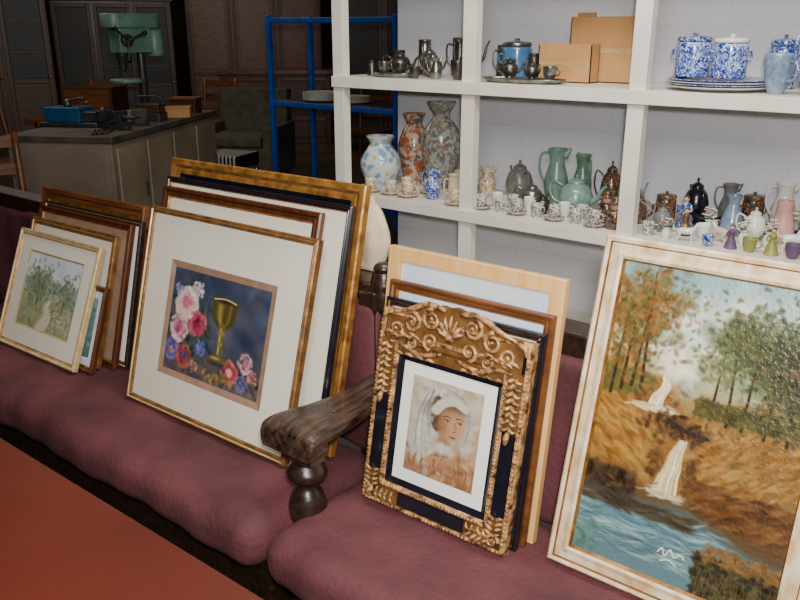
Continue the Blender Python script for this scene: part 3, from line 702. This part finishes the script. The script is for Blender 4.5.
# lower shelf bay 1
vase(-2.68,3.22,Z2,[(.06,0),(.065,.01),(.10,.08),(.105,.14),(.07,.2),(.055,.225),(.075,.26)],'bluy')
vase(-2.62,3.43,Z2,[(.045,0),(.05,.01),(.075,.12),(.085,.2),(.06,.28),(.04,.31),(.06,.36)],'imari')
vase(-2.43,3.41,Z2,[(.055,0),(.06,.01),(.09,.12),(.105,.24),(.08,.31),(.045,.355),(.045,.38),(.075,.43)],'floral')
for i,(x,y) in enumerate([(-2.62,3.07),(-2.50,3.08),(-2.39,3.08),(-2.36,3.22),(-2.49,3.20),(-2.10,3.07)]):
    cup(x,y,Z2,.055,.030,'gilded',R.uniform(-1,1))
jug(-2.27,3.12,Z2,.14,.036,'bw',.4);tankard(-2.17,3.16,Z2,.12,.032,'cream',1);jug(-2.11,3.36,Z2,.14,.042,'gilded',.4)
jug(-2.22,3.28,Z2,.12,.035,'cream',2);vase(-2.27,3.45,Z2,[(.03,0),(.05,.05),(.045,.1),(.03,.13),(.035,.15)],'white')
# bay 2
teapot(-1.94,3.38,Z2,.19,.065,'grey',2.5);teapot(-1.79,3.24,Z2,.12,.05,'silver',.4)
jug(-1.77,3.43,Z2,.25,.055,'celadon',.4);jug(-1.65,3.46,Z2,.23,.045,'green',2.6)
teapot(-1.59,3.28,Z2,.17,.075,'celadon',.2);teapot(-1.50,3.45,Z2,.22,.048,'toby',.2)
teapot(-1.39,3.43,Z2,.17,.045,'celadon',1);teapot(-1.69,3.16,Z2,.09,.035,'pewter',2.8)
for i in range(7): cup(-1.955+.093*i,3.07+.01*(i%2),Z2,.055,.026,'cottage',R.uniform(-.5,.5),i%2==0)
for i in range(3): cup(-1.93+.085*i,3.165,Z2,.06,.026,'cottage' if i%2 else 'white',R.uniform(-.5,.5),False)
for i in range(2): cup(-1.58+.085*i,3.155,Z2,.06,.026,'cottage' if i%2 else 'white',R.uniform(-.5,.5),False)
def toby(x,y,z,h,rot=0,m='toby'):
    b=MB();b.lathe([(h*.3,0),(h*.32,.1*h),(h*.34,.35*h),(h*.28,.55*h),(h*.16,.62*h)],m)
    b.ball(h*.17,'skin',T(0,0,.7*h));b.ball(h*.03,'skin',T(0,-h*.17,.7*h))
    b.lathe([(h*.26,.78*h),(h*.24,.8*h),(h*.16,.84*h),(h*.14,h),(h*.1,h)],'toby',smooth=2)
    b.tube([(h*.3,0,.15*h),(h*.48,0,.3*h),(h*.48,0,.55*h),(h*.2,0,.7*h)],h*.04,m)
    for s in (-1,1): b.tube([(s*h*.26,0,.5*h),(s*h*.3,-h*.15,.36*h),(s*h*.1,-h*.3,.36*h)],[h*.07,h*.06,h*.04],m)
    return b.obj('toby_jug',(x,y,z),(0,0,rot))
toby(-1.32,3.10,Z2,.13,.2);toby(-1.42,3.24,Z2,.12,.3);toby(-1.30,3.26,Z2,.14,.3)
# bay 3 clutter
def figurine(x,y,z,h,m,hair='toby',rot=0):
    b=MB();b.lathe([(h*.26,0),(h*.27,.04*h),(h*.24,.1*h),(h*.17,.35*h),(h*.10,.52*h),(h*.13,.68*h),(h*.11,.76*h),(h*.04,.8*h)],m)
    b.ball(h*.085,'skin',T(0,0,.88*h)@S(1,1,1.15));b.ball(h*.09,hair,T(0,h*.02,.91*h))
    for s in (-1,1): b.tube([(s*h*.12,0,.72*h),(s*h*.2,-h*.04,.58*h),(s*h*.08,-h*.14,.52*h)],[h*.045,h*.04,h*.03],m)
    return b.obj('porcelain_figurine',(x,y,z),(0,0,rot))
def bottle(x,y,z,h,r,m,rot=(0,0,0)):
    return MB().lathe([(r*.9,0),(r,.03*h),(r,.55*h),(r*.8,.65*h),(r*.3,.75*h),(r*.28,.93*h),(r*.36,.95*h),(r*.36,h)],m).obj('glass_bottle',(x,y,z),rot)
def bouquet(x,y,z,h,cols):
    b=MB();b.lathe([(h*.14,0),(h*.2,.15*h),(h*.18,.3*h),(h*.12,.42*h),(h*.16,.48*h)],'white')
    for i in range(20):
        a=R.uniform(0,6.28);q=R.uniform(0,.3)*h;zz_=h*(.62+R.uniform(0,.35)-q/h*.5);c=R.choice(cols);X=T(math.cos(a)*q,math.sin(a)*q,zz_)
        for k in range(5): b.ball(h*.035,c,X@RZ(k*1.257)@T(h*.035,0,0)@S(1,.8,.6),6)
        b.ball(h*.025,'yellow',X@T(0,0,h*.015),6)
        b.tube([(0,0,.4*h),(math.cos(a)*q,math.sin(a)*q,zz_)],h*.008,'green',seg=4,sub=0)
    return b.obj('china_flower_posy',(x,y,z))
def animal(x,y,z,L,m,rot):
    """small china dog"""
    b=MB();h=L*.75
    b.tube([(-L*.38,0,h*.55),(-L*.15,0,h*.60),(L*.12,0,h*.60),(L*.28,0,h*.66)],[L*.12,L*.15,L*.15,L*.12],m,seg=12)
    b.tube([(L*.25,0,h*.66),(L*.36,0,h*.85),(L*.40,0,h*.92)],[L*.11,L*.08,L*.08],m,seg=10)
    b.tube([(L*.34,0,h*.95),(L*.46,0,h*.93),(L*.56,0,h*.88)],[L*.10,L*.08,L*.045],m,seg=10)
    for s in (-1,1):
        b.tube([(L*.38,s*L*.08,h*1.02),(L*.35,s*L*.13,h*.85)],[L*.03,L*.04],m,seg=6)
        b.tube([(L*.22,s*L*.09,h*.55),(L*.22,s*L*.09,h*.28),(L*.24,s*L*.09,.0)],[L*.06,L*.04,L*.045],m)
        b.tube([(-L*.32,s*L*.09,h*.55),(-L*.27,s*L*.09,h*.34),(-L*.36,s*L*.09,h*.18),(-L*.32,s*L*.09,0)],[L*.09,L*.06,L*.035,L*.045],m)
    b.tube([(-L*.42,0,h*.62),(-L*.55,0,h*.75),(-L*.56,0,h*.92)],[L*.04,L*.03,L*.02],m)
    return b.obj('china_dog',(x,y,z),(0,0,rot))
# back row
teapot(-1.10,3.42,Z2,.19,.052,'black',2.2);jug(-.975,3.46,Z2,.17,.040,'grey',.4);canister(-.88,3.47,Z2,.15,.042,'toby')
jug(-.76,3.45,Z2,.20,.048,'white',.5);canister(-.64,3.45,Z2,.19,.05,'cream');teapot(-.52,3.42,Z2,.19,.05,'white',.5)
# middle row
canister(-1.17,3.26,Z2,.15,.040,'toby');figurine(-1.09,3.27,Z2,.14,'bw');bottle(-1.07,3.345,Z2+.029,.18,.026,'black',(0,1.57,.0))
bouquet(-.98,3.24,Z2,.12,['white','cream','pinkc']);vase(-.905,3.28,Z2,[(.03,0),(.045,.04),(.03,.1),(.02,.13),(.03,.16)],'greyblue')
bottle(-.86,3.375,Z2+.027,.19,.024,'black',(0,1.57,.0));teapot(-.81,3.25,Z2,.13,.042,'white',.3);vase(-.715,3.28,Z2,[(.03,0),(.045,.05),(.03,.12),(.03,.16)],'pinkc')
bouquet(-.63,3.27,Z2,.16,['white','cream','white']);figurine(-.54,3.24,Z2,.16,'white','brown')
# front rows
cup(-1.165,3.075,Z2,.05,.024,'cottage',.4,False);teapot(-1.145,3.165,Z2,.11,.038,'grey',.3);bouquet(-1.09,3.07,Z2,.09,['pinkc','white','cream'])
figurine(-1.05,3.17,Z2,.11,'toby','brown',.3);animal(-1.01,3.07,Z2,.09,'white',.3);cup(-.97,3.15,Z2,.055,.028,'white',1,False)
animal(-.90,3.13,Z2,.10,'cream',2.6);cup(-.92,3.05,Z2,.04,.022,'bw',1,False);figurine(-.84,3.07,Z2,.09,'purple','brown');bouquet(-.82,3.16,Z2,.11,['white','white','pinkc'])
cup(-.77,3.06,Z2,.05,.026,'yellow',0,False);bouquet(-.73,3.17,Z2,.12,['white','cream','white']);figurine(-.695,3.07,Z2,.10,'yellow','brown');animal(-.64,3.16,Z2,.11,'white',.3)
cup(-.62,3.06,Z2,.05,.028,'purple',0,False);figurine(-.55,3.12,Z2,.12,'bw','brown')
# ---------------- background furniture
A=math.radians(30)
b=MB();w,d,h=.72,1.8,.9
b.box(0,w,0,d,.05,h-.04,'benchgrey');b.box(-.02,w+.02,-.02,d+.02,h-.04,h,'benchtop')
for i in range(4):
    y0=.05+i*.44;b.box(w,w+.015,y0,y0+.40,.12,h-.08,'benchbeige');b.box(w+.015,w+.03,y0+.34,y0+.36,.45,.55,'steel')
b.box(.03,w-.03,-.012,0,.1,h-.08,'benchgrey');b.box(0.02,w-.02,.02,d-.02,0,.05,'darkwood')
b.obj('workbench_cabinet',(-5.26,2.53,0),(0,0,A),bevel=.005)
def drill(x,y,z,rot):
    b=MB();g='green_metal'
    b.box(-.13,.13,-.18,.14,0,.04,g);b.lathe([(.05,.03),(.05,.07),(.032,.09)],g,T(0,.07,0),16,0)
    b.lathe([(.032,.05),(.032,.72)],'steel',T(0,.07,0),16,0)
    b.lathe([(.12,.26),(.125,.265),(.125,.285),(.03,.29)],g,T(0,-.07,0),24,0);b.box(-.03,.03,-.07,.07,.25,.275,g)
    b.box(-.075,.075,-.14,.13,.48,.66,g);b.box(-.095,.095,-.15,.16,.66,.76,g);b.lathe([(.095,0),(.095,.10)],g,T(0,-.13,.66),20,0);b.lathe([(.095,0),(.095,.10)],g,T(0,.15,.66),20,0)
    b.lathe([(.065,0),(.07,.02),(.07,.18),(.055,.2)],'green_metal',T(0,.20,.45),20,0)
    b.lathe([(.02,.34),(.032,.38),(.032,.43),(.042,.44),(.042,.50)],'steel',T(0,-.09,0),16,0);b.lathe([(.005,.28),(.006,.35)],'steel',T(0,-.09,0),8,0)
    b.lathe([(.045,0),(.045,.04)],'steel',T(.075,-.09,.57)@RY(math.pi/2),16,0)
    for k in range(3):
        a=k*2.094+.4;b.tube([(.115,-.09,.57),(.13,-.09+.14*math.cos(a),.57+.14*math.sin(a))],.008,'steel',sub=0);b.ball(.018,'black',T(.13,-.09+.145*math.cos(a),.57+.145*math.sin(a)),8)
    b.obj('drill_press',(x,y,z),(0,0,rot),bevel=.008)
drill(-5.60,3.76,.9,-.05)
b=MB();b.box(-.22,.22,-.13,.13,0,.03,'steel');b.box(-.19,.08,-.10,.10,.03,.13,'blueplastic');b.box(.08,.2,-.07,.07,.03,.10,'steel')
b.lathe([(.05,0),(.05,.03)],'steel',T(.2,0,.08)@RY(1.57),16,0);b.lathe([(.03,.13),(.03,.16),(.012,.18)],'steel',T(-.06,0,0),12,0);b.tube([(-.06,0,.17),(.06,.02,.19)],.008,'steel',sub=0)
b.obj('bench_grinder',(-5.40,3.12,.901),(0,0,.5),bevel=.008)
b=MB();b.box(-.11,.11,-.07,.07,0,.06,'steel');b.box(-.10,.10,-.06,.06,.06,.12,'bgwood');b.tube([(-.09,0,.12),(-.09,0,.17),(.09,0,.17),(.09,0,.12)],.007,'steel')
b.obj('toolbox',(-5.28,3.64,.901),(0,0,.5),bevel=.005)
b=MB();b.lathe([(.06,0),(.06,.1),(.05,.11)],'armch',I4,16,0);b.tube([(-.06,0,.09),(0,0,.15),(.06,0,.09)],.003,'steel');b.obj('paint_tin',(-5.08,3.42,.901))
b=MB();b.box(-.12,.12,-.03,.03,0,.05,'steel');b.box(-.12,-.08,-.06,.06,.05,.12,'steel');b.box(.02,.06,-.06,.06,.05,.12,'steel');b.tube([(.06,0,.08),(.18,0,.08)],.012,'steel',sub=0);b.tube([(.17,-.07,.08),(.17,.07,.08)],.006,'steel',sub=0)
b.obj('bench_vice',(-5.00,3.17,.901),(0,0,.2),bevel=.004)
b=MB();b.box(-.11,.11,-.07,.07,0,.10,'bgwood');b.box(-.12,.12,-.08,.08,.10,.12,'brown');b.obj('wooden_box',(-5.58,4.20,.901),(0,0,.5),bevel=.004)
b=MB();b.box(-.09,.09,-.06,.06,0,.07,'card');b.box(-.095,.095,-.065,.065,.07,.085,'card');b.obj('small_carton',(-5.30,3.92,.901),(0,0,.8),bevel=.003)
b=MB()
for k in range(5): b.tube([(-.1+.02*k,-.1,.008+.0*k),(-.06+.03*k,.12,.008)],.007,'steel' if k%2 else 'brown',sub=0)
b.obj('loose_hand_tools',(-4.85,3.00,.901),(0,0,1.1))
# blue rack
b=MB();q=.020
for x in (-5.40,-4.0):
    for y in (5.0,5.5): b.box(x-q,x+q,y-q,y+q,0,1.66,'bluemetal')
for z in (.12,.93,1.62):
    for y in (5.0,5.5): b.box(-5.40,-4.0,y-q*.8,y+q*.8,z-q,z+q,'bluemetal')
    for x in (-5.4,-4.0): b.box(x-q*.8,x+q*.8,5,5.5,z-q,z+q,'bluemetal')
b.box(-5.38,-4.02,5.02,5.48,.94,.955,'steel');b.obj('blue_metal_rack',bevel=.004)
plates(-4.98,5.2,.957,.17,8,'white');plates(-4.62,5.2,.957,.14,6,'cream')
b=MB();b.box(-.3,.3,-.2,.2,0,.35,'darkwood')
for k in range(3): b.box(-.31,.31,-.215,-.2,.03+k*.11,.11+k*.11,'bgwood')
b.obj('wooden_crate',(-4.7,6.0,0.0),bevel=.01)
b=MB();b.box(-.2,.2,-.2,.2,.36,.48,'stripe')
for sx in(-1,1):
    for sy in(-1,1): b.tube([(sx*.17,sy*.17,.36),(sx*.19,sy*.19,0)],.018,'darkwood',sub=0)
b.obj('striped_stool',(-5.80,4.80,0),(0,0,.3),bevel=.02)
b=MB();b.box(-.36,.36,-.36,.3,.12,.42,'armch');b.box(-.38,.38,.22,.40,.12,.98,'armch',RX(-.08));b.box(-.44,-.32,-.38,.36,.12,.62,'armch');b.box(.32,.44,-.38,.36,.12,.62,'armch');b.box(-.3,.3,-.38,.2,.42,.52,'armch')
for sx in(-1,1):
    for sy in(-1,1): b.lathe([(.02,0),(.03,.12)],'darkwood',T(sx*.36,sy*.3,0),10,0)
b.obj('sage_armchair',(-6.55,5.65,0),(0,0,.5),bevel=.04)
def cabinet(name,x,y,rot,w,d,h,nd,glass,m1='bgwood',m2='darkwood',shelves=4):
    b=MB();b.box(-w/2,w/2,.02,d,.08,h,m1);b.box(-w/2-.03,w/2+.03,-.03,d+.02,h,h+.06,m2);b.box(-w/2-.02,w/2+.02,-.02,d,0,.1,m2)
    dw=w/nd
    for i in range(nd):
        x0=-w/2+i*dw+.015;x1=x0+dw-.03;s=.05
        for a in ((x0,x0+s,.13,h-.03),(x1-s,x1,.13,h-.03),(x0+s,x1-s,.13,.13+s),(x0+s,x1-s,h-.03-s,h-.03),(x0+s,x1-s,h*.42,h*.42+s)): b.box(a[0],a[1],0,.02,a[2],a[3],m2)
        if glass:
            b.box(x0+s,x1-s,.010,.018,h*.42+s,h-.03-s,'glass');b.box(x0+s,x1-s,.008,.018,.13+s,h*.42,m1)
            for k in range(1,4): b.box(x0+s,x1-s,.002,.018,h*(.42+.145*k)-.01,h*(.42+.145*k)+.01,m2)
        else: b.box(x0+s+.03,x1-s-.03,.006,.018,.13+s+.03,h*.42-.03,m1);b.box(x0+s+.03,x1-s-.03,.006,.018,h*.42+s+.03,h-.06-s,m1)
        b.ball(.018,'gold',T(x1-.03,-.01,h*.45),8)
    return b.obj(name,(x,y,0),(0,0,rot),bevel=.006)
cabinet('glazed_bookcase',-9.3,4.3,1.1,1.5,.4,2.3,3,True,'bgwood','bgwood')
cabinet('wooden_wardrobe',-9.6,8.6,.85,2.0,.55,2.1,3,False,'brown','bgwood')
cabinet('display_cabinet',-9.9,6.4,1.0,1.5,.45,1.9,3,True,'darkwood','bgwood')
cabinet('wooden_sideboard',-7.8,7.3,.75,1.4,.45,1.0,2,False,'bgwood','brown2')
cabinet('display_cabinet',-7.0,9.0,.6,2.0,.45,2.2,3,True,'darkwood','bgwood')
cabinet('tall_cupboard',-4.6,7.6,.45,2.0,.5,2.2,2,True,'darkwood','darkwood')
def chair(x,y,rot,z=0,flip=False):
    b=MB()
    for sx in(-1,1):
        b.tube([(sx*.2,-.2,.45),(sx*.2,-.2,0)],.018,'brown',sub=0);b.tube([(sx*.19,.2,0),(sx*.19,.2,.5),(sx*.19,.27,1.0)],.018,'brown')
    b.box(-.23,.23,-.23,.23,.43,.47,'brown2')
    for z_ in (.62,.8,.95): b.box(-.19,.19,.21+.07*(z_-.5)*2,.23+.07*(z_-.5)*2,z_-.03,z_+.03,'brown')
    b.obj('ladderback_chair',(x,y,z),(0,0,rot))
chair(-6.9,3.35,1.9);chair(-8.55,5.3,.8);chair(-4.35,1.95,1.2);chair(-6.0,7.0,.3);chair(-8.0,3.3,1.3);chair(-7.6,6.1,.5)
b=MB();b.box(-.6,.6,-.35,.35,.70,.74,'brown')
for sx in(-1,1):
    for sy in(-1,1): b.lathe([(.025,0),(.03,.3),(.022,.5),(.035,.7)],'brown2',T(sx*.5,sy*.28,0),12)
b.obj('wooden_side_table',(-7.35,4.50,0),(0,0,.6),bevel=.005)
b=MB();b.box(-.25,.25,-.2,.2,0,.28,'bgwood');b.box(-.22,.22,-.205,-.2,.03,.25,'brown');b.ball(.015,'gold',T(0,-.21,.14),8);b.obj('wooden_drawer_box',(-7.4,4.50,.741),(0,0,.6),bevel=.005)
def fitting(x,y,z=3.1):
    b=MB();b.box(-.6,.6,-.06,.06,0.02,.1,'shelf');b.tube([(-.57,0,0),(.57,0,0)],.018,'white',sub=0);b.obj('ceiling_light_fitting',(x,y,z-.0))
for x,y in ((-1.2,.9),(-1.2,-1.5),(-6,3),(-8,7)): fitting(x,y)
# ---------------- lights
def area(name,loc,tgt,size,e,col=(1,1,1),sy=None):
    l=bpy.data.lights.new(name,'AREA');l.energy=e;l.size=size;l.color=col
    if sy: l.shape='RECTANGLE';l.size_y=sy
    o=bpy.data.objects.new(name,l);SC.objects.link(o);o.location=loc
    o.rotation_euler=(Vector(tgt)-Vector(loc)).to_track_quat('-Z','Y').to_euler()
area('ceiling_light_front',(.2,-.4,2.95),(-1.4,2.4,.8),1.2,80,(1,.97,.92))
area('shelf_fill_light',(-.9,1.7,3.05),(-1.2,3.3,.8),1.6,62,(1,.98,.95),.5)  # added fill lamp that brightens the shelves, no actual fitting
area('camera_flash',(.06,.0,1.68),(-1.3,2.0,.85),.10,52,(1,.98,.94))
area('ceiling_light_far',(-6.5,3.5,3.05),(-6.5,4.5,0),1.6,34,(1,.88,.72))
area('ceiling_light_back',(-8,6.5,3.05),(-8.2,7.5,0),1.6,22,(1,.82,.62))
wd=bpy.data.worlds.new('world');bpy.context.scene.world=wd;wd.use_nodes=True
wd.node_tree.nodes['Background'].inputs[0].default_value=(.8,.85,.95,1);wd.node_tree.nodes['Background'].inputs[1].default_value=.3
# ---------------- camera
cam=bpy.data.cameras.new('camera');cam.lens=36;cam.sensor_width=36;cam.clip_start=.02
o=bpy.data.objects.new('camera',cam);SC.objects.link(o);o.location=(0,0,1.55);o.rotation_euler=(math.radians(90-18.71),0,math.radians(38.39))
bpy.context.scene.camera=o
